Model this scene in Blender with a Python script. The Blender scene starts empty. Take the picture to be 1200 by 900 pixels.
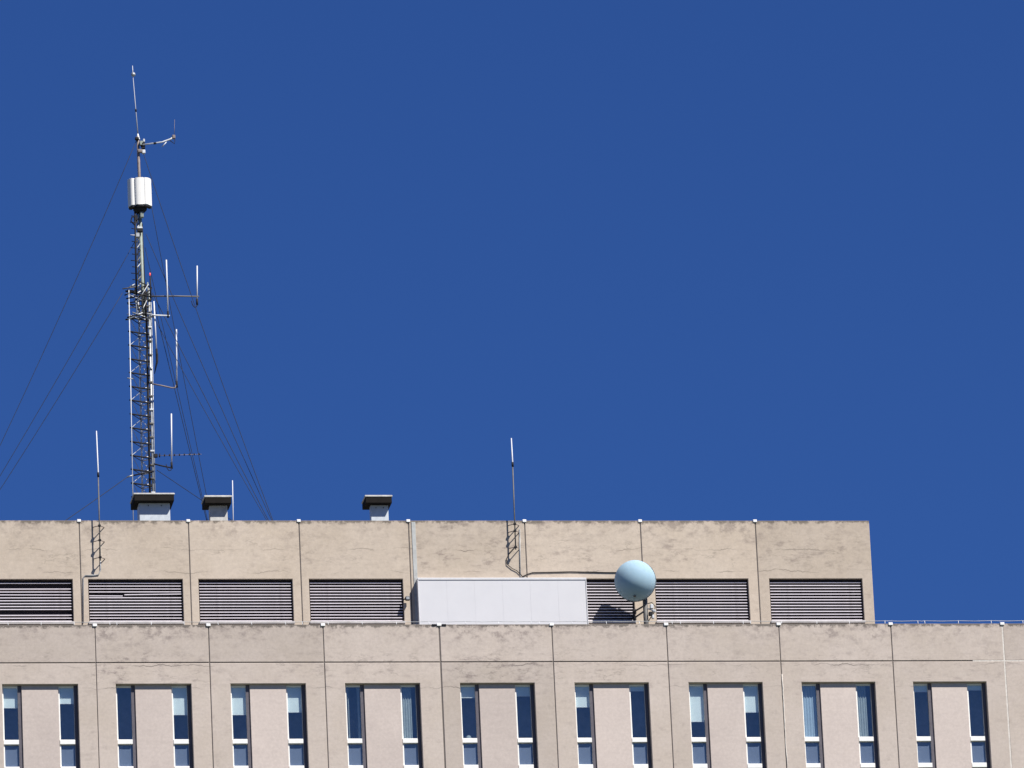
import bpy, bmesh, math, random
from math import sin, cos, tan, radians as R, pi
from mathutils import Vector, Matrix
random.seed(7)
sc = bpy.context.scene
COL = sc.collection

# ------------------------------------------------------------------ camera
FPX, TH, PH, RO = 9730.2, R(9.5005), R(17.2338), R(2.6649)      # focal length in photo pixels, yaw, pitch, roll
CAM = Vector((-39.4164, -237.5682, 1.70))
TOPZ = 68.84                                                     # height of the lower parapet
fwd = Vector((sin(TH)*cos(PH), cos(TH)*cos(PH), sin(PH)))
rt0 = Vector((cos(TH), -sin(TH), 0)); up0 = rt0.cross(fwd)
rt = rt0*cos(RO) - up0*sin(RO); up = up0*cos(RO) + rt0*sin(RO)
cd = bpy.data.cameras.new('camera'); cam = bpy.data.objects.new('camera', cd); COL.objects.link(cam)
cam.matrix_world = Matrix(((rt.x, up.x, -fwd.x, CAM.x), (rt.y, up.y, -fwd.y, CAM.y), (rt.z, up.z, -fwd.z, CAM.z), (0, 0, 0, 1)))
cd.sensor_width = 36; cd.lens = 36*FPX/1200; cd.clip_start = 1; cd.clip_end = 30000
sc.camera = cam

def at(px, py, Y):
    """world point of photo pixel (1200x900) on the vertical plane y = Y"""
    d = fwd*FPX + rt*(px-600) - up*(py-450)
    return CAM + d*((Y-CAM.y)/d.y)

# ------------------------------------------------------------------ light
ELEV, AZ = R(50), R(142)            # azimuth measured from +Y towards +X
sun_dir = Vector((sin(AZ)*cos(ELEV), cos(AZ)*cos(ELEV), sin(ELEV)))
w = bpy.data.worlds.new('World'); sc.world = w; w.use_nodes = True
wn, wl = w.node_tree.nodes, w.node_tree.links
sky = wn.new('ShaderNodeTexSky'); sky.sky_type = 'NISHITA'; sky.sun_disc = False
sky.sun_elevation = ELEV; sky.sun_rotation = AZ
sky.altitude = 0; sky.air_density = 1.0; sky.dust_density = 0.0; sky.ozone_density = 10.0
hs = wn.new('ShaderNodeMix'); hs.data_type = 'RGBA'; hs.blend_type = 'MULTIPLY'; hs.inputs[0].default_value = 1
hs.inputs[7].default_value = (.41, .60, 1, 1)                        # the photograph's deep polarised blue, the same over the whole sky
wl.new(sky.outputs[0], hs.inputs[6]); wl.new(hs.outputs[2], wn['Background'].inputs[0])
wn['Background'].inputs[1].default_value = 0.05
sd = bpy.data.lights.new('sun', 'SUN'); sd.energy = 5.0; sd.angle = R(.53); sd.color = (1, .955, .88)
so = bpy.data.objects.new('sun', sd); COL.objects.link(so); so.rotation_euler = sun_dir.to_track_quat('Z', 'Y').to_euler()
so.location = (60, -80, 150)
sc.view_settings.view_transform = 'Standard'; sc.view_settings.look = 'None'; sc.view_settings.gamma = 1
sc.view_settings.exposure = 0.56; sc.view_settings.use_curve_mapping = False

# ------------------------------------------------------------------ materials
class NT:
    def __init__(s, name):
        s.m = bpy.data.materials.new(name); s.m.use_nodes = True
        s.n = s.m.node_tree.nodes; s.l = s.m.node_tree.links; s.b = s.n['Principled BSDF']; s.out = s.n['Material Output']
    def node(s, t, **kw):
        x = s.n.new(t)
        for k, v in kw.items(): setattr(x, k, v)
        return x
    def link(s, a, b): s.l.new(a, b)
    def noise(s, vec, scale, detail=5, rough=.6):
        x = s.node('ShaderNodeTexNoise'); x.inputs['Scale'].default_value = scale
        x.inputs['Detail'].default_value = detail; x.inputs['Roughness'].default_value = rough
        s.link(vec, x.inputs['Vector']); return x.outputs['Fac']
    def mapping(s, vec, scale=(1, 1, 1), loc=(0, 0, 0)):
        x = s.node('ShaderNodeMapping'); x.inputs['Scale'].default_value = scale; x.inputs['Location'].default_value = loc
        s.link(vec, x.inputs['Vector']); return x.outputs[0]
    def ramp(s, fac, a, b, lo=0., hi=1.):
        x = s.node('ShaderNodeMapRange', clamp=True); x.inputs['From Min'].default_value = a; x.inputs['From Max'].default_value = b
        x.inputs['To Min'].default_value = lo; x.inputs['To Max'].default_value = hi
        x.interpolation_type = 'SMOOTHSTEP'; s.link(fac, x.inputs['Value']); return x.outputs['Result']
    def math(s, op, a, b=None):
        x = s.node('ShaderNodeMath', operation=op)
        for i, v in enumerate((a, b)):
            if v is None: continue
            if isinstance(v, (int, float)): x.inputs[i].default_value = v
            else: s.link(v, x.inputs[i])
        return x.outputs[0]
    def mix(s, fac, a, b, mode='MIX'):
        x = s.node('ShaderNodeMix', data_type='RGBA', blend_type=mode)
        for i, v in ((0, fac), (6, a), (7, b)):
            if isinstance(v, (int, float)): x.inputs[i].default_value = v
            elif isinstance(v, tuple): x.inputs[i].default_value = (*v, 1)
            else: s.link(v, x.inputs[i])
        return x.outputs[2]

def concrete(name, base, alt, top, zmid=None, stain=.5, edge=.30, heavy=()):
    """cast concrete: mottling, fine speckle, dirt run-off under the top edge, hairline cracks"""
    t = NT(name); g = t.node('ShaderNodeNewGeometry').outputs['Position']
    oi = t.node('ShaderNodeObjectInfo')
    xyz = t.node('ShaderNodeSeparateXYZ'); t.link(g, xyz.inputs[0])
    big = t.ramp(t.noise(g, .55, 4), .35, .68)
    c = t.mix(big, base, alt)
    pale = t.ramp(t.noise(t.mapping(g, (1, 1, .55), (31, 0, 7)), 1.3, 6, .65), .5, .75, 0, .35)
    c = t.mix(pale, c, tuple(min(1, v*1.14) for v in base))
    mid = t.ramp(t.noise(t.mapping(g, (1, 1, 1.6)), 2.6, 8, .72), .50, .78, 0, .42*stain)
    dark = tuple(v*f for v, f in zip(base, (.52, .50, .52)))
    c = t.mix(mid, c, dark)
    fine = t.ramp(t.noise(g, 11, 6, .75), .30, .72, .93, 1.06)
    # board-marked horizontal streaks
    strk = t.ramp(t.noise(t.mapping(g, (.35, 1, 5)), 2.2, 5, .6), .3, .75, .98, 1.02)
    # stretches of wall that have weathered harder than the rest
    hv = 1.0
    for xa, xb, k in heavy:
        wx = t.math('ADD', xyz.outputs[0], t.math('MULTIPLY', t.noise(g, .9, 4), .8))
        hv = t.math('ADD', hv, t.math('MULTIPLY', t.ramp(wx, xa, xa+.5, 0, k), t.ramp(wx, xb-.1, xb+.9, 1, 0)))
    # run-off and mould below the top edge: fuzzy smudges that thin out downwards, a few drips among them
    h = t.math('SUBTRACT', top, xyz.outputs[2])
    smg = t.ramp(t.noise(t.mapping(g, (1.1, 1, 1.5), (5, 0, 3)), 2.7, 9, .74), .44, .68)
    big2 = t.ramp(t.noise(t.mapping(g, (1, 1, 1), (17, 0, 9)), .75, 4), .36, .64, .12, 1)
    fall = t.ramp(h, .0, 1.05, 1, 0)
    run = t.math('MULTIPLY', t.math('MULTIPLY', smg, big2), t.math('MULTIPLY', fall, edge*1.05))
    c = t.mix(t.math('MINIMUM', t.math('MULTIPLY', run, hv), .75), c, dark)
    vst = t.noise(t.mapping(g, (3.2, 1, .25)), 1.4, 7, .72)
    drip = t.ramp(t.math('DIVIDE', h, t.math('MULTIPLY', t.ramp(vst, .50, .80, .04, 1.0), .9)), 0, 1, 1, 0)
    c = t.mix(t.math('MULTIPLY', t.math('MULTIPLY', drip, big2), edge*.55), c, dark)
    lip = t.ramp(t.math('ADD', h, t.ramp(t.noise(g, 4, 7, .75), .35, .7, -.05, .10)), .02, .12, edge*1.2, 0)
    c = t.mix(lip, c, tuple(v*.33 for v in base))
    # hairline cracks: thin lines where a stretched noise crosses its middle, present only in patches
    if zmid is not None:
        n1 = t.noise(t.mapping(g, (.8, 1, 2.6), (3, 0, 1)), 1.25, 7, .62)
        line = t.ramp(t.math('ABSOLUTE', t.math('SUBTRACT', n1, .5)), .0, .022, 1, 0)
        msk = t.ramp(t.noise(t.mapping(g, (1, 1, 1), (0, 9, 4)), 1.6, 4, .6), .50, .66)
        band = t.ramp(t.math('ABSOLUTE', t.math('SUBTRACT', xyz.outputs[2], zmid)), .15, .95, 1, .0)
        c = t.mix(t.math('MULTIPLY', t.math('MULTIPLY', line, msk), t.math('MULTIPLY', band, .42)), c, tuple(v*.3 for v in base))
        # long wandering horizontal cracks, broken into lengths
        for z0, off in ((zmid+.08, 0), (zmid-.62, 40)):
            wz = t.math('ADD', z0-.22, t.math('MULTIPLY', t.noise(t.mapping(g, (1, 1, .15), (off, 0, 0)), 1.1, 8, .62), .44))
            ln = t.ramp(t.math('ABSOLUTE', t.math('SUBTRACT', xyz.outputs[2], wz)), .002, .022, 1, 0)
            ms = t.ramp(t.noise(t.mapping(g, (1, 1, .3), (off+13, 0, 0)), .62, 4, .6), .48, .62)
            c = t.mix(t.math('MINIMUM', t.math('MULTIPLY', t.math('MULTIPLY', ln, ms), t.math('MULTIPLY', hv, .5)), .85), c, tuple(v*.3 for v in base))
            lo = t.ramp(t.math('SUBTRACT', wz, xyz.outputs[2]), 0, .16, 1, 0)
            lo = t.math('MULTIPLY', lo, t.math('GREATER_THAN', wz, xyz.outputs[2]))
            c = t.mix(t.math('MULTIPLY', t.math('MULTIPLY', lo, ms), t.math('MULTIPLY', smg, .30)), c, dark)
        # grimy band halfway up
        n2 = t.noise(t.mapping(g, (.9, 1, 2.2), (11, 0, 2)), 2.3, 8, .75)
        c = t.mix(t.math('MULTIPLY', t.math('MULTIPLY', t.math('MULTIPLY', t.ramp(n2, .49, .68, 0, .55*stain), hv), t.ramp(t.noise(t.mapping(g, (1, 1, 1), (23, 0, 5)), .5, 4), .42, .60, .15, 1)), band), c, dark)
    v = t.math('MULTIPLY', t.math('MULTIPLY', fine, strk), t.ramp(oi.outputs['Random'], 0, 1, .93, 1.05))
    hsv = t.node('ShaderNodeHueSaturation'); t.link(c, hsv.inputs['Color']); t.link(v, hsv.inputs['Value'])
    t.link(hsv.outputs[0], t.b.inputs['Base Color']); t.b.inputs['Roughness'].default_value = .9
    t.b.inputs['Specular IOR Level'].default_value = .25
    bp = t.node('ShaderNodeBump'); bp.inputs['Strength'].default_value = .12; bp.inputs['Distance'].default_value = .01
    t.link(t.noise(g, 9, 8, .7), bp.inputs['Height']); t.link(bp.outputs[0], t.b.inputs['Normal'])
    return t.m

def plain(name, col, rough=.5, metal=0., var=.12, scale=6., dirt=None, coat=0., spec=.4):
    t = NT(name); t.b.inputs['Specular IOR Level'].default_value = spec; g = t.node('ShaderNodeTexCoord').outputs['Object']
    f = t.ramp(t.noise(g, scale, 6, .7), .3, .75)
    c = t.mix(f, tuple(v*(1-var) for v in col), tuple(min(1, v*(1+var)) for v in col))
    if dirt: c = t.mix(t.ramp(t.noise(g, scale*.45, 7, .75), .48, .72, 0, dirt[1]), c, dirt[0])
    t.link(c, t.b.inputs['Base Color']); t.b.inputs['Metallic'].default_value = metal
    r = t.ramp(t.noise(g, scale*2, 4), .3, .7, max(.05, rough-.1), min(1, rough+.1)); t.link(r, t.b.inputs['Roughness'])
    if coat: t.b.inputs['Coat Weight'].default_value = coat
    return t.m

def glass(name, tint=(.91, .95, .97), base_refl=.17):
    t = NT(name); tr = t.node('ShaderNodeBsdfTransparent'); tr.inputs[0].default_value = (*tint, 1)
    gl = t.node('ShaderNodeBsdfGlossy'); gl.inputs['Roughness'].default_value = .02; gl.inputs[0].default_value = (1, .93, .82, 1)
    g = t.node('ShaderNodeNewGeometry').outputs['Position']
    bp = t.node('ShaderNodeBump'); bp.inputs['Strength'].default_value = .08; bp.inputs['Distance'].default_value = .05
    t.link(t.noise(g, 1.5, 2), bp.inputs['Height']); t.link(bp.outputs[0], gl.inputs['Normal'])
    fr = t.node('ShaderNodeFresnel'); fr.inputs[0].default_value = 1.5
    nb = t.math('SUBTRACT', 1, t.node('ShaderNodeNewGeometry').outputs['Backfacing'])   # the far face of a pane adds no total reflection
    f = t.math('MULTIPLY', t.math('ADD', fr.outputs[0], base_refl), nb)
    mx = t.node('ShaderNodeMixShader'); t.link(f, mx.inputs[0]); t.link(tr.outputs[0], mx.inputs[1]); t.link(gl.outputs[0], mx.inputs[2])
    t.link(mx.outputs[0], t.out.inputs[0]); return t.m

UZ = at(600, 610, 1.6).z                                     # top of the upper block
M = {}
M['low'] = concrete('precast_concrete', (.476, .413, .367), (.444, .382, .331), TOPZ, TOPZ-1.35, 1.2, 1.0,
    [(at(125, 760, 0).x, at(235, 760, 0).x, .9), (at(540, 760, 0).x, at(640, 760, 0).x, .95), (at(925, 760, 0).x, at(1035, 760, 0).x, .9)])
M['up'] = concrete('upper_concrete', (.500, .426, .352), (.470, .396, .320), UZ, UZ-1.0, 1.05, .80,
    [(at(482, 640, 1.6).x, at(600, 640, 1.6).x, .75), (at(690, 640, 1.6).x, at(1000, 640, 1.6).x, .35)])
M['infill'] = concrete('infill_concrete', (.525, .455, .415), (.495, .428, .392), TOPZ+50, None, .4, 0)
M['sealant'] = plain('dark_sealant', (.15, .13, .12), .9)
M['pale_sealant'] = plain('pale_sealant', (.62, .58, .53), .8, var=.2, scale=9)
M['core'] = plain('dark_interior', (.34, .32, .30), .9)
M['white_metal'] = plain('white_frame', (.78, .78, .76), .45, var=.05)
M['cap'] = plain('white_cap', (.80, .80, .80), .5, var=.08)
M['glass'] = glass('window_glass')
M['glass_low'] = glass('lower_glass', (.90, .94, .97), .10)
M['spandrel'] = plain('blue_grey_board', (.17, .195, .26), .6, var=.10, scale=1.2)
M['stile_shade'] = plain('painted_shade_stile', (.10, .09, .105), .5, var=.1)  # shade beside the glass, put into the colour of the right stile
M['dull_steel'] = plain('dull_steel', (.13, .125, .12), .6, var=.3, scale=5)
M['blind'] = plain('white_blind', (.76, .80, .78), .8, var=.04)
M['curtain'] = plain('grey_curtain', (.30, .33, .33), .85, var=.12, scale=9)
M['blue_curtain'] = plain('pale_blue_curtain', (.36, .44, .52), .85, var=.08, scale=5)
M['slat'] = plain('louvre_aluminium', (.60, .56, .61), .55, metal=.0, var=.08, scale=3, dirt=((.30, .27, .28), .5))
M['louvre_dark'] = plain('louvre_void', (.022, .016, .02), .9)
M['sill'] = plain('sill_plaster', (.50, .47, .46), .8, var=.15, scale=4, dirt=((.3, .27, .25), .5))
M['flash'] = plain('grey_flashing', (.42, .43, .42), .55, var=.15, scale=3, dirt=((.22, .21, .20), .6))
M['white_panel'] = plain('white_panel', (.57, .57, .595), .6, var=.02, scale=1.3)
M['white_trim'] = plain('white_trim', (.60, .60, .62), .45, var=.05)
M['radome'] = plain('pale_blue_radome', (.30, .435, .53), .85, var=.03, scale=2, dirt=((.22, .32, .36), .35))
rb_ = M['radome'].node_tree.nodes['Principled BSDF']           # thin fibreglass lets some light through
rb_.inputs['Subsurface Weight'].default_value = .45; rb_.inputs['Subsurface Radius'].default_value = (.9, 1, 1); rb_.inputs['Subsurface Scale'].default_value = .35
M['galv'] = plain('galvanised_steel', (.38, .40, .42), .45, metal=.35, var=.2, scale=5, dirt=((.20, .19, .17), .5))
M['galv_pale'] = plain('pale_galvanised', (.58, .60, .62), .5, metal=.15, var=.12, scale=5)
M['green'] = plain('grey_green_tube', (.24, .28, .25), .5, var=.2, scale=5, dirt=((.12, .12, .10), .5))
M['rust'] = plain('weathered_pole', (.22, .18, .17), .6, var=.2, scale=6, dirt=((.10, .07, .06), .6))
M['dark'] = plain('dark_steel', (.022, .022, .026), .7, spec=.15, var=.3, scale=6)
M['wire'] = plain('guy_wire_steel', (.040, .046, .062), .8, spec=.1, var=.2)
M['whip'] = plain('white_fibreglass', (.62, .63, .66), .45, var=.05)
M['grey_whip'] = plain('grey_fibreglass', (.42, .43, .46), .5, var=.1)
M['sector'] = plain('white_radome_plastic', (.80, .79, .76), .45, var=.03, scale=2)
M['vent_body'] = plain('zinc_sheet', (.52, .56, .60), .5, metal=.1, var=.10, scale=2.5, dirt=((.38, .40, .42), .5))
M['vent_block'] = plain('light_block', (.50, .49, .47), .85, var=.2, scale=4)
M['vent_cap'] = plain('dark_cap_sheet', (.016, .014, .013), .85, spec=.08, var=.25, scale=4)
M['cap_lip'] = plain('pale_cap_concrete', (.50, .49, .46), .85, var=.25, scale=5)
M['roof'] = plain('roof_felt', (.16, .155, .15), .9, var=.2, scale=1)
def mk_ground():
    t = NT('ground_asphalt_and_grass'); g = t.node('ShaderNodeNewGeometry').outputs['Position']
    c = t.mix(t.ramp(t.noise(g, .012, 5), .45, .55), (.055, .055, .055), (.06, .09, .035))
    c = t.mix(t.ramp(t.noise(g, .8, 6, .7), .3, .8, 0, .4), c, (.16, .15, .13))
    t.link(c, t.b.inputs['Base Color']); t.b.inputs['Roughness'].default_value = .95; return t.m
M['ground'] = mk_ground()
def mk_red():
    t = NT('red_lamp'); t.b.inputs['Base Color'].default_value = (.75, .06, .05, 1); t.b.inputs['Roughness'].default_value = .25
    t.b.inputs['Emission Color'].default_value = (1, .12, .10, 1); t.b.inputs['Emission Strength'].default_value = .35; return t.m
M['red'] = mk_red()

# ------------------------------------------------------------------ mesh helpers
class MB:
    def __init__(s): s.b = bmesh.new()
    def box(s, x0, x1, y0, y1, z0, z1):
        v = [s.b.verts.new(p) for p in ((x0, y0, z0), (x1, y0, z0), (x1, y1, z0), (x0, y1, z0), (x0, y0, z1), (x1, y0, z1), (x1, y1, z1), (x0, y1, z1))]
        for f in ((0, 3, 2, 1), (4, 5, 6, 7), (0, 1, 5, 4), (1, 2, 6, 5), (2, 3, 7, 6), (3, 0, 4, 7)): s.b.faces.new([v[i] for i in f])
        return s
    def bevel(s, w, seg=1):
        bmesh.ops.bevel(s.b, geom=list(s.b.edges), offset=w, segments=seg, affect='EDGES'); return s
    def tube(s, pts, r, n=8, caps=True):
        pts = [Vector(p) for p in pts]; rs = r if isinstance(r, (list, tuple)) else [r]*len(pts)
        rings = []; ref = None
        for i, p in enumerate(pts):
            d = (pts[min(i+1, len(pts)-1)] - pts[max(i-1, 0)]).normalized()
            if ref is None: ref = Vector((0, 1, 0)) if abs(d.y) < .9 else Vector((1, 0, 0))
            a = d.cross(ref).normalized(); b = d.cross(a).normalized()
            rings.append([s.b.verts.new(p + (a*cos(2*pi*k/n) + b*sin(2*pi*k/n))*rs[i]) for k in range(n)])
        for q, t in zip(rings, rings[1:]):
            for k in range(n):
                f = s.b.faces.new((q[k], q[(k+1) % n], t[(k+1) % n], t[k])); f.smooth = True
        if caps: s.b.faces.new(rings[0]); s.b.faces.new(rings[-1])
        return s
    def lathe(s, prof, axis, org, n=32):
        """profile of (distance along axis, radius) turned about axis through org"""
        axis = Vector(axis).normalized(); a = axis.orthogonal().normalized(); b = axis.cross(a); org = Vector(org)
        rings = []
        for h, r in prof:
            if r < 1e-6: rings.append([s.b.verts.new(org+axis*h)])
            else: rings.append([s.b.verts.new(org+axis*h+(a*cos(2*pi*k/n)+b*sin(2*pi*k/n))*r) for k in range(n)])
        for q, t in zip(rings, rings[1:]):
            for k in range(n):
                k2 = (k+1) % n
                if len(q) == 1 and len(t) == 1: continue
                if len(q) == 1: f = s.b.faces.new((q[0], t[k2], t[k]))
                elif len(t) == 1: f = s.b.faces.new((q[k], q[k2], t[0]))
                else: f = s.b.faces.new((q[k], q[k2], t[k2], t[k]))
                f.smooth = True
        return s
    def prism(s, poly, axis_vec):
        """closed polygon of 3D points extruded along a vector"""
        av = Vector(axis_vec); p = [s.b.verts.new(q) for q in poly]; q = [s.b.verts.new(Vector(c)+av) for c in poly]
        s.b.faces.new(p); s.b.faces.new(q[::-1]); n = len(p)
        for i in range(n): s.b.faces.new((p[i], q[i], q[(i+1) % n], p[(i+1) % n]))
        return s
    def mesh(s, name, mat, off=(0, 0, 0)):
        bmesh.ops.translate(s.b, verts=s.b.verts, vec=-Vector(off))
        bmesh.ops.recalc_face_normals(s.b, faces=s.b.faces)
        me = bpy.data.meshes.new(name); s.b.to_mesh(me); s.b.free(); me.materials.append(mat); return me
def origin(o):
    l = Vector((0, 0, 0))
    while o: l += o.location; o = o.parent
    return l
def link(name, me, parent=None, loc=(0, 0, 0)):
    o = bpy.data.objects.new(name, me); COL.objects.link(o); o.location = loc
    if parent: o.parent = parent
    return o
def part(name, mb, mat, parent):
    """mesh given in world coordinates -> child object"""
    return link(name, mb.mesh(name, M[mat], origin(parent)), parent)
def solo(name, mb, mat, loc):
    return link(name, mb.mesh(name, M[mat], loc), None, loc)
def tag(o, label, cat, group=None):
    o['label'] = label; o['category'] = cat
    if group: o['group'] = group
    return o
def thing(name, loc, label, cat, group=None):
    return tag(link(name, None, None, loc), label, cat, group)

def frame_panel(x0, x1, z0, z1, hx0, hx1, hz0, hz1, y0, y1):
    """slab with a rectangular through-opening"""
    m = MB(); o = [(x0, z0), (x1, z0), (x1, z1), (x0, z1)]; h = [(hx0, hz0), (hx1, hz0), (hx1, hz1), (hx0, hz1)]
    b = m.b; V = lambda L, y: [b.verts.new((x, y, z)) for x, z in L]
    of, hf, ob, hb = V(o, y0), V(h, y0), V(o, y1), V(h, y1)
    for i in range(4):
        j = (i+1) % 4
        b.faces.new((of[i], of[j], hf[j], hf[i])); b.faces.new((ob[i], hb[i], hb[j], ob[j]))
        b.faces.new((of[i], ob[i], ob[j], of[j])); b.faces.new((hf[i], hf[j], hb[j], hb[i]))
    es = [e for e in b.edges if all(abs(v.co.y-y0) < 1e-6 for v in e.verts) and len(e.link_faces) == 2 and
          any(abs(f.normal.y) < .5 for f in (e.link_faces[0], e.link_faces[1]) if (f.normal_update() or True))]
    bmesh.ops.bevel(b, geom=es, offset=.012, segments=1, affect='EDGES')
    return m

# ------------------------------------------------------------------ setting
gm = MB(); S = 6000
gv = [gm.b.verts.new(p) for p in ((-S, -S, 0), (S, -S, 0), (S, S, 0), (-S, S, 0))]; gm.b.faces.new(gv)
g = solo('ground', gm, 'ground', (0, 0, 0)); g['kind'] = 'structure'

# ------------------------------------------------------------------ lower building
YU = 1.6                                              # plane of the upper block's front wall
jx = {1: 111, 2: 244, 3: 378.3, 4: 514.4, 5: 646.3, 6: 780.5, 7: 912.4, 8: 1043.6, 9: 1174.4}
JX = {k: at(v, 733, 0).x for k, v in jx.items()}
bay = (JX[9]-JX[1])/8
for k in (0, -1, -2, -3): JX[k] = JX[k+1]-bay
for k in (10, 11, 12, 13): JX[k] = JX[k-1]+bay
XL, XR = JX[-3], JX[13]
oc = {0: 46.8, 1: 179.8, 2: 314.1, 3: 448.2, 4: 582.7, 5: 716.7, 6: 850.2, 7: 982.4, 8: 1113}
OC = {k: at(v, 801, 0).x for k, v in oc.items()}
for k in (-1, -2, -3): OC[k] = OC[k+1]-bay
for k in (9, 10, 11, 12): OC[k] = OC[k-1]+bay
ZJ, ZW, ZB = TOPZ-1.176, TOPZ-1.832, TOPZ-7.2         # joint, lintel, opening bottom
OW = 2.262; WW = .585; GAP = .03
bld = thing('concrete_building', (0, 0, 0), 'long beige precast concrete building with rows of paired narrow windows', 'building')
part('core', MB().box(XL+.02, XR-.02, .9, 18, 0, TOPZ-.62), 'core', bld)
part('roof_deck', MB().box(XL+.02, XR-.02, .31, 17.7, TOPZ-.6, TOPZ-.45), 'roof', bld)
part('lower_wall', MB().box(XL, XR, .02, .89, 0, ZB-.5), 'low', bld)
part('side_wall', MB().box(XL-.3, XL-.003, 0, 18, 0, TOPZ), 'low', bld)
part('side_wall', MB().box(XR+.003, XR+.3, 0, 18, 0, TOPZ), 'low', bld)
JG = lambda k: {4: .042, 1: .020, 2: .026, 7: .022, 9: .034}.get(k, .026)
for k in range(-3, 13):
    a, b = JX[k]+JG(k)/2, JX[k+1]-JG(k+1)/2
    pm = MB().box(a, b, 0, .3, ZJ+GAP/2, TOPZ).bevel(.012)
    part('parapet_panel', pm, 'low', bld)
    c = OC[k]
    part('window_panel', frame_panel(a, b, ZB-.49, ZJ-GAP/2, c-OW/2, c+OW/2, ZB, ZW, 0, .3), 'low', bld)
    part('infill_panel', MB().box(c-OW/2+WW, c+OW/2-WW, .105, .29, ZB+.002, ZW-.002).bevel(.008), 'infill', bld)
    if k >= -1: pass
for k in range(-2, 13):                               # joint strips
    pale = k == 9
    part('joint_strip', MB().box(JX[k]-JG(k)/2-.004, JX[k]+JG(k)/2+.004, .004 if pale else .022, .08, ZB-.49, TOPZ-.03), 'pale_sealant' if pale else 'sealant', bld)
    z0 = TOPZ-.055
    cap = part('joint_cap', MB().box(JX[k]-.066, JX[k]+.066, -.035, .33, z0, TOPZ+.03).bevel(.008), 'cap', bld)
    if k == 4:
        for sgn in (-1, 1):
            part('cap_bracket', MB().box(JX[k]+sgn*.15-.07, JX[k]+sgn*.15+.07, -.03, .05, TOPZ-.05, TOPZ+.004).bevel(.012), 'dark', bld)
xs = at(1140, 775, 0).x
part('joint_strip', MB().box(XL, xs, .02, .08, ZJ-GAP/2-.004, ZJ+GAP/2+.004), 'sealant', bld)
part('joint_strip', MB().box(xs+.002, XR, .005, .08, ZJ-GAP/2-.003, ZJ+GAP/2+.003), 'pale_sealant', bld)
# white repair seam down one joint (only as far as the photo shows it)
rb = MB(); prev = None
zt, zb_ = at(918, 790, 0).z, at(918, 899, 0).z; pts = []
for i in range(15):
    z = zt+(zb_-zt)*i/14; pts.append((JX[7]+.02+random.uniform(-.008, .014), -.003, z-.25*(i == 14)))
part('repair_seam', MB().tube(pts, [random.uniform(.010, .022) for _ in pts], 5), 'pale_sealant', bld)

# windows: frame > panes, transoms, blind
def wmesh(fn, mat): return fn.mesh('w', M[mat])
FW = .05
def frame_mb():
    m = frame_panel(-WW/2+.003, WW/2-.003, ZB-ZW+.004, -.004, -WW/2+FW, WW/2-FW-.06, ZB-ZW+FW, -FW-.01, .170, .255); return m
TR1, TR2 = -1.675, -2.50                              # transom tops, below lintel
TH_ = .145
frame_me = wmesh(frame_mb(), 'white_metal')
tr_me = wmesh(MB().box(-WW/2+.012, WW/2-.115, .125, .245, -TH_, 0).bevel(.01), 'white_metal')
x0, x1 = -WW/2+FW-.004, WW/2-FW-.056
shade_stile_me = wmesh(MB().box(WW/2-.112, WW/2-.004, .152, .168, ZB-ZW+.006, -.006), 'stile_shade')  # dark strip standing in for the shade right of the glass
pane_up = wmesh(MB().box(x0, x1, .205, .213, TR1+.004, -FW-.006), 'glass')
pane_lo = wmesh(MB().box(x0, x1, .205, .213, TR2+.004, TR1-TH_-.004), 'glass_low')
pane_b = wmesh(MB().box(x0, x1, .205, .213, ZB-ZW+.02, TR2-TH_-.004), 'glass')
board = wmesh(MB().box(x0+.002, x1-.002, .222, .236, TR2+.006, TR1-TH_-.006), 'spandrel')
pxz = lambda px, y: at(px, y, .26).z-ZW
BL = {(0, 0): ('b', 829), (0, 1): ('b', 824), (1, 0): ('n', 0), (1, 1): ('b', 837), (2, 0): ('b', 837), (2, 1): ('b', 834), (3, 0): ('v', 0), (3, 1): ('g', 0),
      (4, 0): ('b', 817), (4, 1): ('b', 815), (5, 0): ('b', 828), (5, 1): ('b', 809), (6, 0): ('b', 845), (6, 1): ('b', 834),
      (7, 0): ('c', 0), (7, 1): ('g', 0), (8, 0): ('b', 810), (8, 1): ('b', 808),
      (-1, 0): ('b', 820), (-1, 1): ('b', 840), (9, 0): ('b', 816), (9, 1): ('b', 826)}
def pleats(xa, xb, z0, z1, y, amp, n):
    m = MB(); k = n*4; top = []; bot = []
    for i in range(k+1):
        x = xa+(xb-xa)*i/k; yy = y+amp*sin(2*pi*i/4+.4)
        top.append(m.b.verts.new((x, yy, z1))); bot.append(m.b.verts.new((x, yy, z0)))
    for i in range(k):
        f = m.b.faces.new((bot[i], bot[i+1], top[i+1], top[i])); f.smooth = True
    return m
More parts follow.
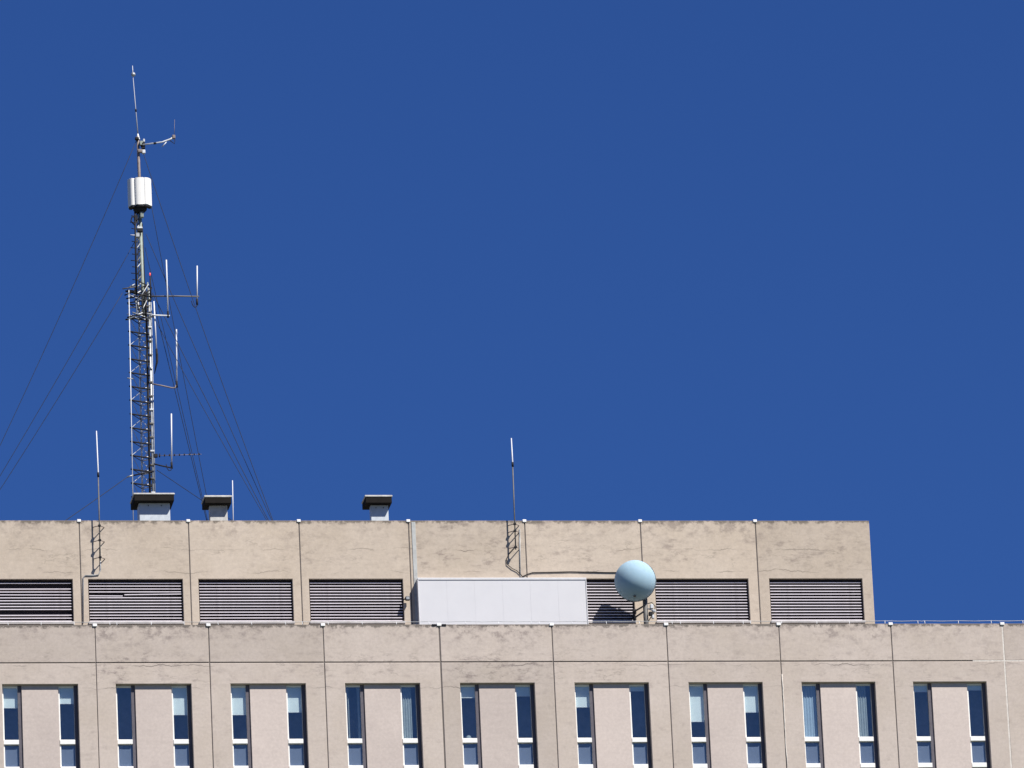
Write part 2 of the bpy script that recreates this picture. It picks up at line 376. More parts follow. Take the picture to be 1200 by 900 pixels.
for k in range(-3, 13):
    for side in (0, 1):
        X = OC[k]+(-1 if side == 0 else 1)*(OW/2-WW/2)
        wf = link('window', frame_me, bld, (X, 0, ZW))
        link('shade_stile', shade_stile_me, wf); link('transom', tr_me, wf, (0, 0, TR1)); link('transom', tr_me, wf, (0, 0, TR2))
        link('pane', pane_up, wf); link('pane', pane_lo, wf); link('pane', pane_b, wf); link('lower_board', board, wf)
        kind, y = BL.get((k, side), (random.choice('bbn'), random.choice((815, 825, 838))))
        if kind == 'b':
            cx = oc.get(k, 600)+(-33 if side == 0 else 33)
            zb = pxz(cx, y)
            link('blind', wmesh(MB().box(x0+.004, x1-.004, .258, .264, zb, -.02), 'blind'), wf)
            link('blind_rail', wmesh(MB().box(x0+.004, x1-.004, .254, .270, zb-.03, zb-.002).bevel(.004), 'white_metal'), wf)
        elif kind == 'c': link('curtain', wmesh(pleats(x0+.005, x1-.005, TR1, -.02, .275, .012, 5), 'blue_curtain'), wf)
        elif kind == 'g': link('curtain', wmesh(pleats(x0+.005, x0+.30, TR1, -.02, .280, .016, 4), 'curtain'), wf)
        elif kind == 'v':
            link('curtain', wmesh(pleats(x1-.10, x1-.02, TR1, -.02, .275, .012, 1), 'curtain'), wf)
            link('curtain', wmesh(pleats(x0+.05, x0+.085, TR1, -.02, .275, .010, 1), 'curtain'), wf)
# paper disc leaning inside one window
wx = OC[4]-(OW/2-WW/2)
tag(solo('paper_disc', MB().lathe([(0, .075), (.006, .075), (.006, 0)], (0, -1, .1), (wx-.06, .245, ZW+TR1+.045), 16), 'curtain', (wx-.06, .245, ZW+TR1+.045)),
    'small pale disc standing behind the glass at the foot of a dark window pane', 'disc')

# ------------------------------------------------------------------ upper block
ub = thing('rooftop_block', (0, YU, TOPZ-.45), 'set back top storey of bare concrete with dark horizontal louvres', 'building')
ujx = [92.5, 220.5, 350, 478.3, 614.5, 750, 884.7]
UJ = [at(v, 612, YU).x for v in ujx]
u_end = at(1018.4, 612, YU).x
ubay = UJ[1]-UJ[0]
edges = [UJ[0]-3*ubay, UJ[0]-2*ubay, UJ[0]-ubay] + UJ + [u_end]
louv = [(-27, 85), (103.2, 214), (232.5, 342.7), (362, 472), (500, 608), (632, 742.3), (767.2, 876.8), (901.4, 1010.4)]
LV = [(at(a, 681, YU).x, at(b, 681, YU).x) for a, b in louv]
LV = [(LV[0][0]-2*ubay, LV[0][1]-2*ubay), (LV[0][0]-ubay, LV[0][1]-ubay)] + LV
LZ1 = at(600, 678.3, YU).z; LZ0 = at(600, 727.2, YU).z
UB0 = TOPZ-.45
UXL = edges[0]
part('core', MB().box(UXL+.25, u_end-.25, YU+.6, 15.5, UB0+.01, UZ-.52), 'core', ub)
part('roof_deck', MB().box(UXL+.2, u_end-.2, YU+.22, 15.7, UZ-.5, UZ-.4), 'roof', ub)
part('side_wall', MB().box(u_end-.2, u_end, YU+.201, 16, UB0, UZ).bevel(.01), 'up', ub)
part('side_wall', MB().box(UXL, UXL+.2, YU+.201, 16, UB0, UZ).bevel(.01), 'up', ub)
part('rear_wall', MB().box(UXL+.21, u_end-.21, 15.71, 16, UB0, UZ), 'up', ub)
slat_cache = {}
def slat_mesh(wd, bow=0):
    key = round(wd, 3)
    if key in slat_cache: return slat_cache[key]
    # front lip, then a blade rising inwards
    prof = [(0, .027), (-.002, .0), (.004, -.002), (.045, .024), (.042, .028), (.006, .027)]
    m = MB().prism([(-wd/2, y, z) for y, z in prof], (wd, 0, 0))
    slat_cache[key] = m.mesh('slat', M['slat']); return slat_cache[key]
NS = 14; PITCH = (LZ1-LZ0-.04)/NS
for i, (a, b) in enumerate(LV):
    x0_, x1_ = edges[i]+GAP/2, edges[i+1]-GAP/2
    if i == len(LV)-1: x1_ = edges[i+1]
    part('wall_panel', frame_panel(x0_, x1_, UB0, UZ, a, b, LZ0-.012, LZ1, YU, YU+.2), 'up', ub)
    if 0 < i: part('joint_strip', MB().box(edges[i]-GAP/2-.004, edges[i]+GAP/2+.004, YU+.02, YU+.1, UB0, UZ-.03), 'sealant', ub)
    if 0 < i: part('joint_cap', MB().box(edges[i]-.058, edges[i]+.058, YU-.03, YU+.23, UZ-.055, UZ+.03).bevel(.008), 'cap', ub)
    wd = b-a; cx = (a+b)/2
    lv = part('louvre', frame_panel(a+.002, b-.002, LZ0-.008, LZ1-.002, a+.028, b-.028, LZ0+.012, LZ1-.05, YU+.075, YU+.16), 'louvre_dark', ub)
    part('louvre_back', MB().box(a+.01, b-.01, YU+.165, YU+.195, LZ0, LZ1-.01), 'louvre_dark', lv)
    part('sill', MB().box(a-.02, b+.02, YU-.06, YU-.002, LZ0-.10, LZ0-.02).bevel(.01), 'sill', ub)
    loc0 = origin(lv)
    for s in range(NS):
        z = LZ0+.014+s*PITCH
        if i == 2 and s in (3, 12): continue
        if i == 3 and s == 9: continue
        me = slat_mesh(wd-.06)
        o = link('slat', me, lv, Vector((cx, YU+.082, z))-loc0)
        o.rotation_euler = (random.uniform(-.05, .05), random.uniform(-.0012, .0012), 0)
    if i == 3:                                       # a blade broken near its middle, the left half fallen onto the next
        z = LZ0+.014+9*PITCH; L = wd-.06
        o = link('slat', slat_mesh(L*.62), lv, Vector((cx+L*.19, YU+.080, z+.012))-loc0); o.rotation_euler = (0, -.012, 0)
        o = link('slat', slat_mesh(L*.36), lv, Vector((cx-L*.32, YU+.070, z-.036))-loc0); o.rotation_euler = (.05, .008, 0)
        o['label'] = 'broken louvre blade sagging onto the one below'
# pale metal strip over the wide joint left of the white panel
fx0, fx1 = at(483.2, 640, YU).x, at(487.8, 640, YU).x
part('joint_cover', MB().box(fx0, fx1, YU-.018, YU-.002, UB0, UZ-.05).bevel(.004), 'flash', ub)

# ------------------------------------------------------------------ white panel box against the upper wall
D = .27
bx0, bx1 = at(489.6, 690, YU-D).x, at(687.6, 690, YU-D).x; bz1 = at(590, 677, YU-D).z
bz0 = UB0
wp = thing('panel_box', ((bx0+bx1)/2, YU-D/2, bz0), 'long white boxed-in panel fixed to the concrete wall over the louvres', 'panel')
part('housing', MB().box(bx0+.004, bx1-.004, YU-D+.012, YU-.004, bz0, bz1-.004), 'white_panel', wp)
for i in range(6):
    xa = bx0+.03+(bx1-bx0-.06)*i/6; xb = bx0+.03+(bx1-bx0-.06)*(i+1)/6
    part('sheet', MB().box(xa+.0012, xb-.0012, YU-D+.006, YU-D+.0115, bz0+.02, bz1-.075), 'white_panel', wp)
part('top_trim', MB().box(bx0, bx1, YU-D-.014, YU-D+.0115, bz1-.07, bz1).bevel(.006), 'white_trim', wp)
for a, b in ((bx0, bx0+.028), (bx1-.028, bx1)):
    part('trim', MB().box(a, b, YU-D-.012, YU-D+.0115, bz0, bz1-.072).bevel(.006), 'white_trim', wp)

# ------------------------------------------------------------------ radome antenna
YR = YU-.79
rc = at(744, 680.3, YR); r_ = .622
base = at(757.5, 735, YR+.30)
ra = thing('radome_antenna', (base.x, base.y, UB0), 'round pale blue radome dish on a short post in front of the louvres', 'antenna')
ax = Vector((-.30, -1, -.12)).normalized()
prof = [(.60*cos(t), r_*sin(t)) for t in [pi/2*k/14 for k in range(15)]]
prof = prof + [(-.10, r_), (-.13, r_*.99)]
part('radome', MB().lathe(prof, ax, rc, 48), 'radome', ra)
part('dish', MB().lathe([(-.10, r_+.012), (-.15, r_+.012), (-.16, r_*.95), (-.24, .40), (-.30, .16), (-.36, .15), (-.36, 0)], ax, rc, 40), 'radome', ra)
part('drain_boss', MB().lathe([(0, .045), (.02, .04), (.025, 0)], ax*.45+Vector((0, 0, -.9)), rc+ax*.285+Vector((0, 0, -.535)), 12), 'dull_steel', ra)
pz = at(757.5, 703, YR+.30).z
part('post', MB().tube([(base.x, base.y, UB0), (base.x, base.y, pz+.25)], .075, 14), 'dull_steel', ra)
hub = rc-ax*.33
part('yoke', MB().tube([hub, Vector((base.x, base.y, hub.z-.02)), Vector((base.x, base.y, pz))], .06, 10), 'dull_steel', ra)
for y0, y1, xx in ((716.5, 709.5, 743.5), (724, 716, 743.5)):
    p = at(xx, y0, YU-.02); q = at(755.5, y1, YR+.30); part('stay', MB().tube([p, q], .028, 8), 'dull_steel', ra)
    part('wall_plate', MB().box(p.x-.06, p.x+.06, YU-.022, YU-.002, p.z-.07, p.z+.07).bevel(.006), 'dark', ra)
for px, py, sx, sz, mt in ((763.5, 711, .05, .07, 'galv_pale'), (766, 716, .05, .045, 'galv'), (762.5, 719.5, .06, .06, 'dark'), (765, 723, .035, .06, 'galv_pale')):
    p = at(px, py, YR+.22); part('clamp', MB().box(p.x-sx, p.x+sx, p.y-.07, p.y+.05, p.z-sz, p.z+sz).bevel(.015), mt, ra)
p, q = at(759, 713, YR+.25), at(769, 717, YR+.15); part('adjuster_rod', MB().tube([p, q], .022, 8), 'galv_pale', ra)
pts = [at(*c, YR+.28) for c in ((757, 708), (764, 706), (768, 711), (766, 719), (761, 726), (759, 731))]
tag(solo('antenna_cable', MB().tube(pts, .013, 6), 'dark', pts[-1]), 'dark looped cable hanging beside the post under the pale blue radome', 'cable')

# ------------------------------------------------------------------ lightning wire along the lower parapet
lw = thing('lightning_wire', (at(0, 727, .15).x, .15, TOPZ), 'thin grey wire held on small posts along the lower roof edge', 'wire')
zz = TOPZ+.125
xs = [XL+.3]; step = 1.02
px_posts = [10, 48, 87, 129, 137, 177, 216, 256, 295, 335, 355, 385, 425, 465, 503, 546, 584, 623, 632, 671, 711, 750, 788, 798, 836, 871, 880, 916, 957, 996, 1037, 1076, 1084, 1123, 1162, 1199]
posts = [at(v, 729, .15).x for v in px_posts]
while posts[0] > XL+1.2: posts.insert(0, posts[0]-step)
while posts[-1] < XR-1.2: posts.append(posts[-1]+step)
pts = []
for i, x in enumerate(posts):
    ln = random.uniform(-.03, .01)
    part('wire_post', MB().tube([(x, .15, TOPZ-.01), (x+ln, .15, zz)], .009, 6), 'galv_pale', lw)
    part('post_foot', MB().box(x-.03, x+.03, .12, .18, TOPZ, TOPZ+.012), 'galv', lw)
    pts.append((x+ln, .15, zz+.004))
    if i < len(posts)-1: pts.append(((x+posts[i+1])/2, .15, zz-.008))
part('wire', MB().tube(pts, .0085, 5), 'galv', lw)

# ------------------------------------------------------------------ rooftop vents
def vent(cap, body, Yf, mat, label, lip):
    (cx0, cx1, cy0), (vx0, vx1, vy) = cap, body
    c0 = at((cx0+cx1)/2, cy0, Yf-.25); xa, xb = at(cx0, cy0+6, Yf-.25).x, at(cx1, cy0+6, Yf-.25).x
    va, vb = at(vx0, 600, Yf).x, at(vx1, 600, Yf).x; zc = c0.z
    dep = (xb-xa)*.62; zb = UZ-.4
    v = thing('roof_vent', ((va+vb)/2, Yf, zb), label, 'vent', 'capped vents on the upper roof')
    yb = Yf-.25+dep+.22
    part('shaft', MB().box(va, vb, Yf, yb-.22, zb, zc-.16).bevel(.012), mat, v)
    part('cap', MB().box(xa+.02, xb-.02, Yf-.25, yb, zc-.25, zc-lip).bevel(.012), 'vent_cap', v)
    part('cap_lip', MB().box(xa, xb, Yf-.27, yb+.02, zc-lip+.002, zc).bevel(.012), 'cap_lip', v)
    for px in (.3, .72):
        if mat != 'vent_body': break
        part('bolt', MB().tube([(va+(vb-va)*px, Yf-.02, zc-.33), (va+(vb-va)*px, Yf+.01, zc-.33)], .016, 6), 'dark', v)
    return v
YV = YU+1.2
vent((156.5, 204.8, 577.7), (163.2, 199.4, 0), YV, 'vent_body', 'widest roof vent, zinc shaft with dark flat cap, at the foot of the mast', .055)
vent((239.3, 271.9, 580.5), (245.8, 266.6, 0), YV+.15, 'vent_block', 'blockwork roof vent with small dark cap beside a thin white rod', .065)
vent((427.6, 460, 580.2), (434.6, 455.2, 0), YV, 'vent_body', 'lone roof vent with pale shaft and dark cap, farthest from the mast', .06)

# ------------------------------------------------------------------ roof-edge poles
def bracket_arm(owner, z, px, py_, X, Y, sp):
    """V-shaped standoff between wall and pole"""
    part('standoff', MB().tube([(X+sp, YU-.004, z+.02), (X+.01, Y, z)], .014, 6), 'rust', owner)
    part('standoff', MB().tube([(X-sp, YU-.004, z+.02), (X-.01, Y, z)], .014, 6), 'rust', owner)
    part('pole_clamp', MB().box(X-.04, X+.04, Y-.04, Y+.04, z-.03, z+.03).bevel(.008), 'dark', owner)
YP = YU-.25
def edge_pole(top, joint, foot, arms, label, wr):
    A, Bj, Cc = at(*top, YP), at(*joint, YP), at(*foot, YP)
    t = thing('whip_antenna', Cc, label, 'antenna', 'whip antennas at the upper wall')
    part('support_tube', MB().tube([Cc, Bj], .020, 8), 'dull_steel', t)
    part('whip', MB().tube([Bj-Vector((0, 0, .1)), Bj, A], [.023, .022, .016], 8), 'whip', t)
    part('whip_base', MB().tube([Bj-Vector((0, 0, .16)), Bj-Vector((0, 0, .02))], .034, 8), 'dark', t)
    for py in arms:
        f = (py-joint[1])/(foot[1]-joint[1]); X = Bj.x+(Cc.x-Bj.x)*f; z = at(foot[0], py, YP).z
        bracket_arm(t, z, 0, py, X, YP, .17)
    return t
edge_pole((113, 505), (115, 553), (117.5, 657), (616, 633, 653), 'slim white whip antenna clamped to the wall near the left end', .02)
edge_pole((599.2, 513.5), (600.6, 541), (604.3, 644), (614, 622, 641), 'slim whip antenna clamped to the wall above the white panel', .02)
Pp = [at(*c, YU-.02) for c in ((117.5, 640), (117.8, 668), (115.5, 673.5), (108, 674.3), (100, 674.3), (97.5, 677), (97.6, 730))]
tag(solo('conduit', MB().tube(Pp, .016, 6), 'galv', Pp[-1]), 'thin grey conduit stepping down the upper wall beside the first full louvre', 'conduit')
Pp = [at(*c, YU-.02) for c in ((609, 620), (609.3, 650), (609.8, 676))]
tag(solo('conduit', MB().tube(Pp, .016, 6), 'galv', Pp[-1]), 'short straight conduit running down to the top of the white panel', 'conduit')
Pp = [at(*c, YU-.03) for c in ((604.3, 640), (597, 648), (593.5, 655), (594, 661), (600, 666), (606, 669), (611, 674), (613, 677))]
tag(solo('antenna_cable', MB().tube(Pp, .012, 6), 'dark', Pp[-1]), 'dark slack cable hooking down from the pole above the white panel', 'cable')
Pp = [at(*c, YU-.02) for c in ((612, 676), (618, 673), (624, 671), (645, 670.6), (668, 670), (690, 670.4), (712, 670.8), (728, 670.8))]
tag(solo('antenna_cable', MB().tube(Pp, .014, 6), 'dark', Pp[-1]), 'dark cable running level along the wall towards the radome', 'cable')
# small floodlight beside the white panel
fl = at(476, 703, YU)
t = thing('wall_lamp', (fl.x, YU, fl.z), 'small dark floodlight on the wall between louvre and white panel', 'lamp')
part('lamp_arm', MB().tube([(fl.x-.10, YU-.002, fl.z), (fl.x-.02, YU-.12, fl.z+.01)], .022, 8), 'dark', t)
part('lamp_head', MB().box(fl.x-.05, fl.x+.09, YU-.22, YU-.09, fl.z-.06, fl.z+.06).bevel(.02), 'dark', t)
part('lamp_glass', MB().box(fl.x-.03, fl.x+.07, YU-.228, YU-.221, fl.z-.045, fl.z+.04), 'galv', t)
# thin rod beside the second vent
A, B_ = at(272.4, 563, YV+.1), at(273.3, 609, YV+.1); B_ = A+(B_-A)*1.5
tag(solo('thin_rod', MB().tube([B_, A], .014, 6), 'whip', B_), 'thin white rod standing right beside the blockwork roof vent', 'rod')

# ------------------------------------------------------------------ lattice mast
YM = YU+4.2; ROOFZ = UZ-.4
LA = (at(151, 340, YM), at(155.6, 580, YM))                          # near-left leg: top, bottom
def ext(p, q, z): return p+(q-p)*((z-p.z)/(q.z-p.z))
LA = (LA[0], ext(*LA, ROOFZ))
offB, offC = Vector((.67, .33, 0)), Vector((.37, .62, 0))
legs = [(LA[0]+o, LA[1]+o) for o in (Vector((0, 0, 0)), offB, offC)]
legs[1] = (legs[1][0]+Vector((0, 0, .15)), legs[1][1])
mast = thing('lattice_mast', legs[0][1]+Vector((.3, .3, 0)), 'tall guyed steel lattice mast with a slimmer upper section and pole tip', 'mast')
legp = lambda i, z: ext(*legs[i], z)
part('leg', MB().tube(legs[0], .015, 8), 'galv_pale', mast)
part('leg', MB().tube(legs[1], .040, 10), 'galv', mast)
part('leg', MB().tube(legs[2], .030, 8), 'galv_pale', mast)
cb = Vector((-.10, -.03, 0)); part('cable_bundle', MB().tube([legp(1, ROOFZ+.2)+cb, legp(1, LA[0].z-.1)+cb], .035, 6), 'dark', mast)
cb = Vector((.055, -.04, 0)); part('cable_bundle', MB().tube([legp(1, ROOFZ+.2)+cb, legp(1, LA[0].z-.3)+cb], .015, 6), 'galv', mast)
zb0 = at(153, 566, YM).z; zstep = (LA[0].z-zb0)/14
for i in range(16):
    z = zb0+(i-1)*zstep
    if z < ROOFZ: continue
    A, B_, Cc = legp(0, z), legp(1, z), legp(2, z)
    part('brace', MB().tube([A-Vector((.04, 0, 0)), B_], .026, 6), 'dark', mast)
    part('brace', MB().tube([B_, Cc], .018, 6), 'galv_pale', mast); part('brace', MB().tube([A, Cc], .014, 6), 'dark', mast)
    if i < 15:
        z2 = z+zstep; u, v = (1, 2) if i % 2 else (2, 1)
        part('diagonal_brace', MB().tube([legp(u, z), legp(v, z2)], .012, 6), 'galv_pale', mast)
        part('diagonal_brace', MB().tube([legp(v, z), legp(u, z2)], .013, 6), 'galv_pale', mast)
        u, v = (0, 2) if i % 2 else (2, 0)
        part('diagonal_brace', MB().tube([legp(u, z), legp(v, z2)], .0095, 6), 'galv', mast)
        p = legp(1, z+zstep*.5); part('leg_clamp', MB().box(p.x-.07, p.x+.06, p.y-.07, p.y+.05, p.z-.025, p.z+.03).bevel(.01), 'dull_steel' if i % 3 else 'galv_pale', mast)
        p = legp(2, z+.12); part('climbing_peg', MB().tube([p-Vector((.04, .02, 0)), p+Vector((.21, -.02, .015))], .020, 6), 'whip' if i % 2 else 'galv_pale', mast)
# outriggers that hold the guys
def strut(p, q, r=.02, m='galv', y0=0, y1=0): part('outrigger', MB().tube([at(*p, YM+y0), at(*q, YM+y1)], r, 6), m, mast)
strut((143.5, 338.5), (160, 336), .020, 'dull_steel'); strut((146, 346), (172, 334), .020, 'dark'); strut((148, 350), (176, 344), .024, 'dark')
strut((148, 344), (166, 352), .018, 'galv'); strut((151, 337), (158, 333), .022, 'galv'); strut((158, 352), (178, 338), .02, 'dark')
strut((149, 372), (176, 366), .026, 'dark'); strut((150, 374), (168, 366), .02, 'galv_pale'); strut((155, 366), (177, 374), .022, 'galv')
strut((149, 443), (156, 444), .02, 'galv'); strut((150, 558.5), (180, 552), .024, 'dark'); strut((149, 559), (156, 557), .026, 'galv')
strut((160, 355), (174, 333), .016, 'galv'); strut((163, 371), (172, 352), .016, 'galv'); strut((166, 345), (168, 372), .022, 'dark')
for p, q, rr, m in (((147, 341), (178, 348), .03, 'dark'), ((149, 355), (178, 351), .02, 'dark'), ((150, 361), (177, 358), .016, 'dull_steel'), ((147, 374.5), (180, 371), .026, 'dark'), ((158, 337), (161, 374), .018, 'galv'),
    ((170, 335), (171, 372), .035, 'dark'), ((151, 349), (165, 341), .018, 'galv_pale'), ((163, 330), (178, 337), .018, 'dark'), ((149, 368), (163, 374), .015, 'galv'), ((173, 331), (174, 352), .024, 'green'), ((157, 341), (164, 366), .015, 'dull_steel')): strut(p, q, rr, m, .05)
# slim upper section
PB, PT = at(167.5, 345, YM+.2), at(163.8, 246, YM+.2)
part('upper_leg', MB().tube([at(168, 372, YM+.2), PB, PT], .055, 10), 'green', mast)
q0, q1 = at(160, 345, YM), at(158.2, 248, YM)
part('upper_leg', MB().tube([q0, q1], .03, 8), 'dark', mast)
q2, q3 = at(163, 345, YM+.35), at(160.8, 248, YM+.35)
part('upper_leg', MB().tube([q2, q3], .022, 8), 'galv_pale', mast)
part('upper_leg', MB().tube([at(170, 345, YM+.4), at(166.5, 262, YM+.4)], .020, 8), 'dark', mast)
N = 13
for i in range(N):
    f = i/N; f2 = (i+1)/N
    a, b, c = q0.lerp(q1, f), PB.lerp(PT, f), PB.lerp(PT, f2)
    part('upper_brace', MB().tube([a, c], .017, 6), ('dark', 'galv', 'dull_steel')[i % 3], mast)
    part('upper_brace', MB().tube([q2.lerp(q3, f), b], .016, 6), 'dark' if i % 2 else 'galv_pale', mast)
    pg = q0.lerp(q1, f+.02); part('climbing_peg', MB().tube([pg-Vector((.12+.04*(i % 2), .02, -.01)), pg+Vector((.04, 0, 0))], .014, 6), 'whip' if i == 9 else 'dark', mast)
for px, py, wd, hd, mt in ((164, 270.5, .08, .045, 'dark'), (163.5, 267.5, .085, .03, 'galv_pale'), (161, 276, .06, .07, 'galv'), (166, 252, .055, .09, 'green'), (159, 256, .05, .09, 'dark')):
    p = at(px, py, YM+.05); part('clamp_box', MB().box(p.x-wd, p.x+wd, p.y-.08, p.y+.06, p.z-hd, p.z+hd).bevel(.012), mt, mast)
pts = [at(*c, YM) for c in ((158, 264), (153.5, 259), (154.5, 254.5), (158.5, 254))]
part('feeder_loop', MB().tube(pts, .02, 6), 'dark', mast)
part('collar', MB().tube([at(164, 249.5, YM+.15), at(164, 246.5, YM+.15), at(163.9, 243, YM+.15)], [.13, .21, .23], 16), 'dark', mast)
part('top_pole', MB().tube([at(164, 246, YM+.15), at(163.2, 206, YM+.15), at(161.4, 160, YM+.15)], [.05, .048, .044], 10), 'rust', mast)
for px, py, wd, hd, mt in ((165.5, 168, .05, .07, 'green'), (167.8, 171, .055, .10, 'dark'), (168.3, 178, .05, .06, 'galv_pale'), (164, 177, .07, .05, 'rust'), (160.5, 162.5, .06, .04, 'dark'), (168.5, 165, .03, .05, 'galv_pale')):
    p = at(px, py, YM+.08); part('clamp_box', MB().box(p.x-wd, p.x+wd, p.y-.06, p.y+.06, p.z-hd, p.z+hd).bevel(.012), mt, mast)

# antennas carried by the mast
G = 'antennas carried by the lattice mast'
pc = at(163.8, 227, YM+.15); zt, zb = at(163.8, 208.6, YM-.1).z, at(163.8, 240.3, YM-.1).z
for ang, lb in ((-95, 'middle of the three white panel antennas, its rounded face turned to the viewer'), (-165, 'left-hand white panel antenna of the ring of three, seen edge on'), (-40, 'right-hand white panel antenna of the ring of three, half turned away')):
    a = R(ang); n = Vector((cos(a), sin(a), 0)); tn = Vector((-sin(a), cos(a), 0))
    ctr = Vector((pc.x, pc.y, 0))+n*(.19 if ang == -95 else .225)
    poly = []
    for k in range(13):
        th = -pi/2+pi*k/12; poly.append(ctr+n*(.15*abs(cos(th))**.55)+tn*((.165 if ang == -95 else .185)*(abs(sin(th))**.8)*(1 if th > 0 else -1)))
    base = ctr+n*.05+Vector((0, 0, zb))
    t = thing('panel_antenna', base, lb, 'antenna', 'ring of white panel antennas near the mast top')
    part('radome_cover', MB().prism([p+Vector((0, 0, zb)) for p in poly], (0, 0, zt-zb)).bevel(.014, 2), 'sector', t)
    part('back_plate', MB().prism([ctr+tn*s*.16-n*d+Vector((0, 0, zb+.04)) for s, d in ((-1, .002), (1, .002), (1, .03), (-1, .03))], (0, 0, zt-zb-.08)), 'galv', t)
    part('end_plate', MB().prism([p.lerp(ctr, .12)+Vector((0, 0, zb-.05)) for p in poly], (0, 0, .047)), 'dark', t)
# top whip with ball
A, B_ = at(162, 163, YM+.15), at(155.9, 90, YM+.15); Tt = at(155.3, 77, YM+.15)
t = thing('whip_antenna', A, 'topmost thin whip antenna with a small ball near its tip', 'antenna', G)
Mid = A.lerp(B_, .5)
part('whip', MB().tube([A, Mid, B_], [.020, .013, .009], 8), 'grey_whip', t)
part('whip_base', MB().lathe([(0, .06), (.12, .04), (.2, .018)], (B_-A), A-Vector((0, 0, .02)), 12), 'galv_pale', t)
part('joint_sleeve', MB().tube([A.lerp(B_, .44), A.lerp(B_, .48)], .028, 8), 'dark', t)
bc = at(156.2, 87.3, YM+.15); part('ball', MB().lathe([(-.07*cos(pi*k/10), .07*sin(pi*k/10)) for k in range(11)], (0, 0, 1), bc, 16), 'galv', t)
part('tip', MB().tube([B_, Tt], [.013, .008], 6), 'whip', t)
# side arm at the top
t = thing('side_arm_antenna', at(169, 169.5, YM), 'short angled side arm with tiny antenna fittings at its end, near the mast top', 'antenna', G)
part('arm', MB().tube([at(167, 169.6, YM), at(190, 166.5, YM), at(200, 163, YM), at(204, 160, YM)], [.022, .024, .03, .03], 8), 'galv_pale', t)
part('arm_sleeve', MB().tube([at(180, 168.2, YM), at(183, 167.6, YM)], .035, 8), 'dark', t)
p = at(203.5, 160.5, YM); part('head_box', MB().box(p.x-.05, p.x+.05, p.y-.05, p.y+.05, p.z-.06, p.z+.06).bevel(.015), 'rust', t)
part('stub', MB().tube([at(190, 172, YM), at(195, 166.5, YM)], .014, 6), 'galv_pale', t)
part('stub', MB().tube([at(199, 164.5, YM-.1), at(204.5, 168.5, YM-.1), at(205, 163, YM-.1)], .014, 6), 'dark', t)
part('needle', MB().tube([at(204.2, 160, YM), at(204.6, 140, YM)], [.008, .005], 5), 'rust', t)
# whips on arms
def arm_whip(top, bot, arm, label, wr=.021, mat='whip', loop=True, armmat='dull_steel', Yo=0.):
    Yw = YM+Yo; A, B_ = at(*top, Yw), at(*bot, Yw)
    t = thing('whip_antenna', B_, label, 'antenna', G)
    part('whip', MB().tube([B_, A], wr, 8), mat, t)
    part('whip_base', MB().tube([B_-Vector((0, 0, .06)), B_+Vector((0, 0, .14))], wr*1.6, 8), 'dark', t)
    if arm: part('arm', MB().tube([at(*c, Yw) for c in arm], .024, 8), armmat, t)
    if loop:
        x, y = bot; part('feeder_loop', MB().tube([at(*c, Yw-.02) for c in ((x, y+1), (x-.8, y+4), (x-3, y+4.6), (x-5.5, y+1.5), (x-6.5, y-3))], .013, 6), 'dark', t)
    return t
arm_whip((231, 311.5), (231, 355.5), ((176, 347.3), (205, 347), (233.2, 347.5)), 'outermost white whip antenna at the end of the longest side arm')
arm_whip((194.9, 304.5), (196.9, 370), ((172, 367.5), (182, 369.5), (199, 370)), 'tall white whip antenna standing just inside the outermost one', loop=False, Yo=-.1, armmat='galv_pale')
arm_whip((206.7, 386), (207.2, 452), ((179, 450), (190, 452), (201, 454.5), (205.5, 454.5), (207.3, 449)), 'white whip antenna on a bent arm halfway down the mast', loop=False, armmat='rust')
arm_whip((200.8, 484.8), (201.2, 547), ((180, 543.5), (190, 546), (202.5, 548.5)), 'lowest white whip antenna on a short dark arm', armmat='dark')
arm_whip((180.3, 353), (183.6, 414), None, 'white tube antenna strapped close against the mast leg', wr=.022, loop=False)
p = at(183.6, 421, YM); t = solo('junction_box', MB().tube([at(183.4, 410, YM-.03), at(183.9, 416, YM-.03), at(184, 424, YM-.03), at(181, 438, YM-.03)], [.03, .042, .036, .010], 8), 'dark', p)
tag(t, 'dark cable coupler hanging below the tube antenna by the mast leg', 'connector')
# yagi
t = thing('yagi_antenna', at(182, 534, YM), 'comb shaped aerial pointing sideways from low on the mast', 'antenna', G)
part('boom', MB().tube([at(180, 534.2, YM), at(236, 532.3, YM)], .008, 6), 'rust', t)
for i in range(9):
    x = 187+i*5.8; y = 534-(x-180)*.034; h = (5.4 if i == 0 else 3.0-i*.12)/2+.4
    part('element', MB().tube([at(x, y+h*.7, YM), at(x+.15, y-h*.7, YM)], .022, 5), 'dark', t)
p = at(182, 534.3, YM); part('mount', MB().box(p.x-.06, p.x+.07, p.y-.05, p.y+.05, p.z-.05, p.z+.06).bevel(.01), 'dark', t)
# red beacon
t = thing('warning_beacon', at(176, 344, YM), 'small red obstruction lamp on a thin dark stem beside the upper mast', 'lamp')
part('stem', MB().tube([at(176.6, 350, YM), at(176, 323, YM)], [.03, .022], 8), 'dark', t)
part('lens', MB().lathe([(0, .020), (.03, .024), (.07, .020), (.09, 0)], (0, 0, 1), at(175.8, 322.6, YM), 12), 'red', t)

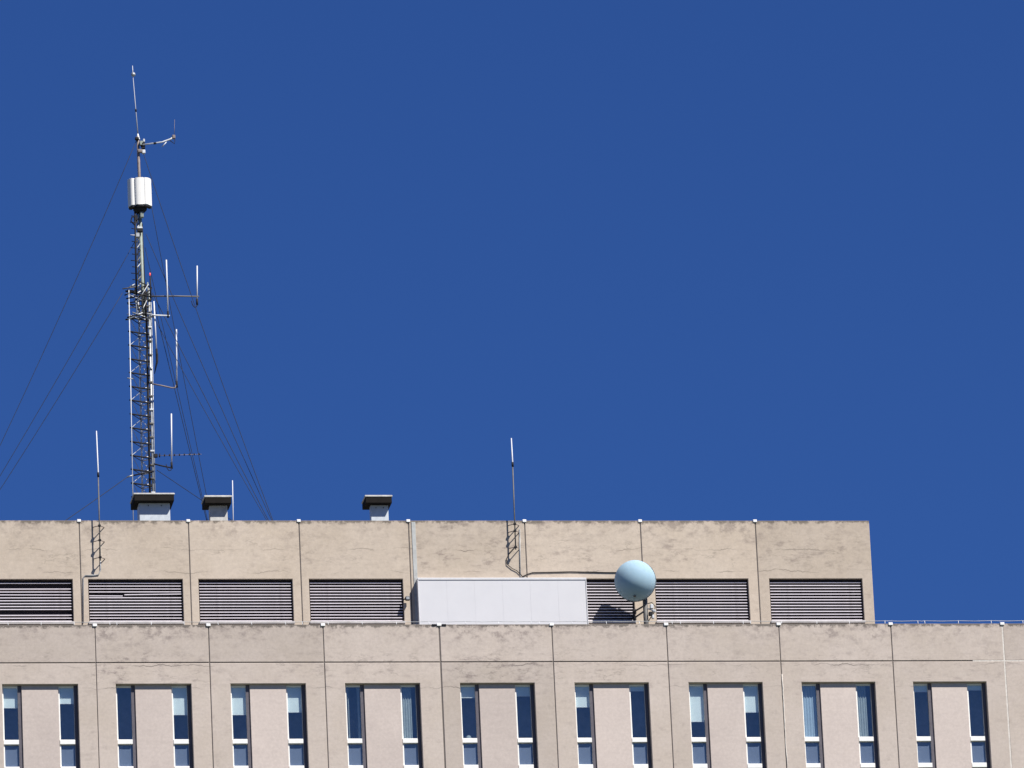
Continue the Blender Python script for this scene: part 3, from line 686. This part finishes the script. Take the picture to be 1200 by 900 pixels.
# guy wires (visible ends in photo pixels; the lower end is carried on down to the roof)
GW = 'guy wires of the lattice mast'
def guy(p, q, Yt, Yb, label, sag=.12, r=.0088, tb=False):
    A, B_ = at(*p, Yt), at(*q, Yb); B_ = A+(B_-A)*((ROOFZ-A.z)/(B_.z-A.z)) if B_.z > ROOFZ else B_
    L = (B_-A).length; n = 14; pts = []
    for i in range(n+1):
        f = i/n; pts.append(A.lerp(B_, f)-Vector((0, 0, sag*4*f*(1-f))))
    t = thing('guy_wire', B_, label, 'wire', GW)
    part('strand', MB().tube(pts, r, 4), 'wire', t)
    part('turnbuckle', MB().tube([A.lerp(B_, .93)-Vector((0, 0, sag*.26)), A.lerp(B_, .995)], .02, 6), 'galv', t) if tb else None
    part('anchor_eye', MB().box(B_.x-.05, B_.x+.05, B_.y-.05, B_.y+.05, ROOFZ-.001, ROOFZ+.06).bevel(.01), 'dark', t)
guy((160.6, 163), (0, 513), YM+.1, YM, 'uppermost guy wire on the left, running from just under the mast tip', .28)
guy((159.5, 280.5), (0, 553), YM+.1, YM-.1, 'middle guy wire on the left, leaving the mast below the white panels', .15)
guy((143.6, 343), (0, 570), YM, YM-.1, 'guy wire on the left leaving the outrigger at the top of the wide lattice', .12)
guy((150, 558.5), (80, 607), YM, YM-1.6, 'short low guy wire on the left dropping from the bottom outrigger to the roof', .02, .011)
guy((163.5, 166), (320, 607), YM+.1, YM-1.4, 'outermost guy wire on the right, running from just under the mast tip', .30, .0095, True)
guy((171, 274), (315, 600), YM+.2, YM-1.3, 'guy wire on the right leaving the mast below the white panels, next inside the outermost', .12, .0095, True)
guy((178.5, 343), (312, 604), YM+.3, YM-1.3, 'right-hand guy wire from the top of the wide lattice, upper of a close pair', .05, .010, True)
guy((177, 366), (311, 605), YM+.3, YM-1.3, 'right-hand guy wire from the wide lattice, lower of a close pair', .10)
guy((176.5, 236), (247, 604), YM+.2, YM+3, 'steep guy wire passing behind the two inner whips to the blockwork vent', .12)
guy((170, 290), (243, 607), YM+.3, YM+3, 'steepest guy wire from the slim upper section to the blockwork vent', .06)
guy((178, 345), (241.5, 606), YM+.3, YM+3, 'steep guy wire from the top of the wide lattice to the blockwork vent', .04, .010)
guy((184, 551), (239.5, 588), YM+.3, YM+2.4, 'short low guy wire on the right sloping behind the blockwork vent', .02, .011)
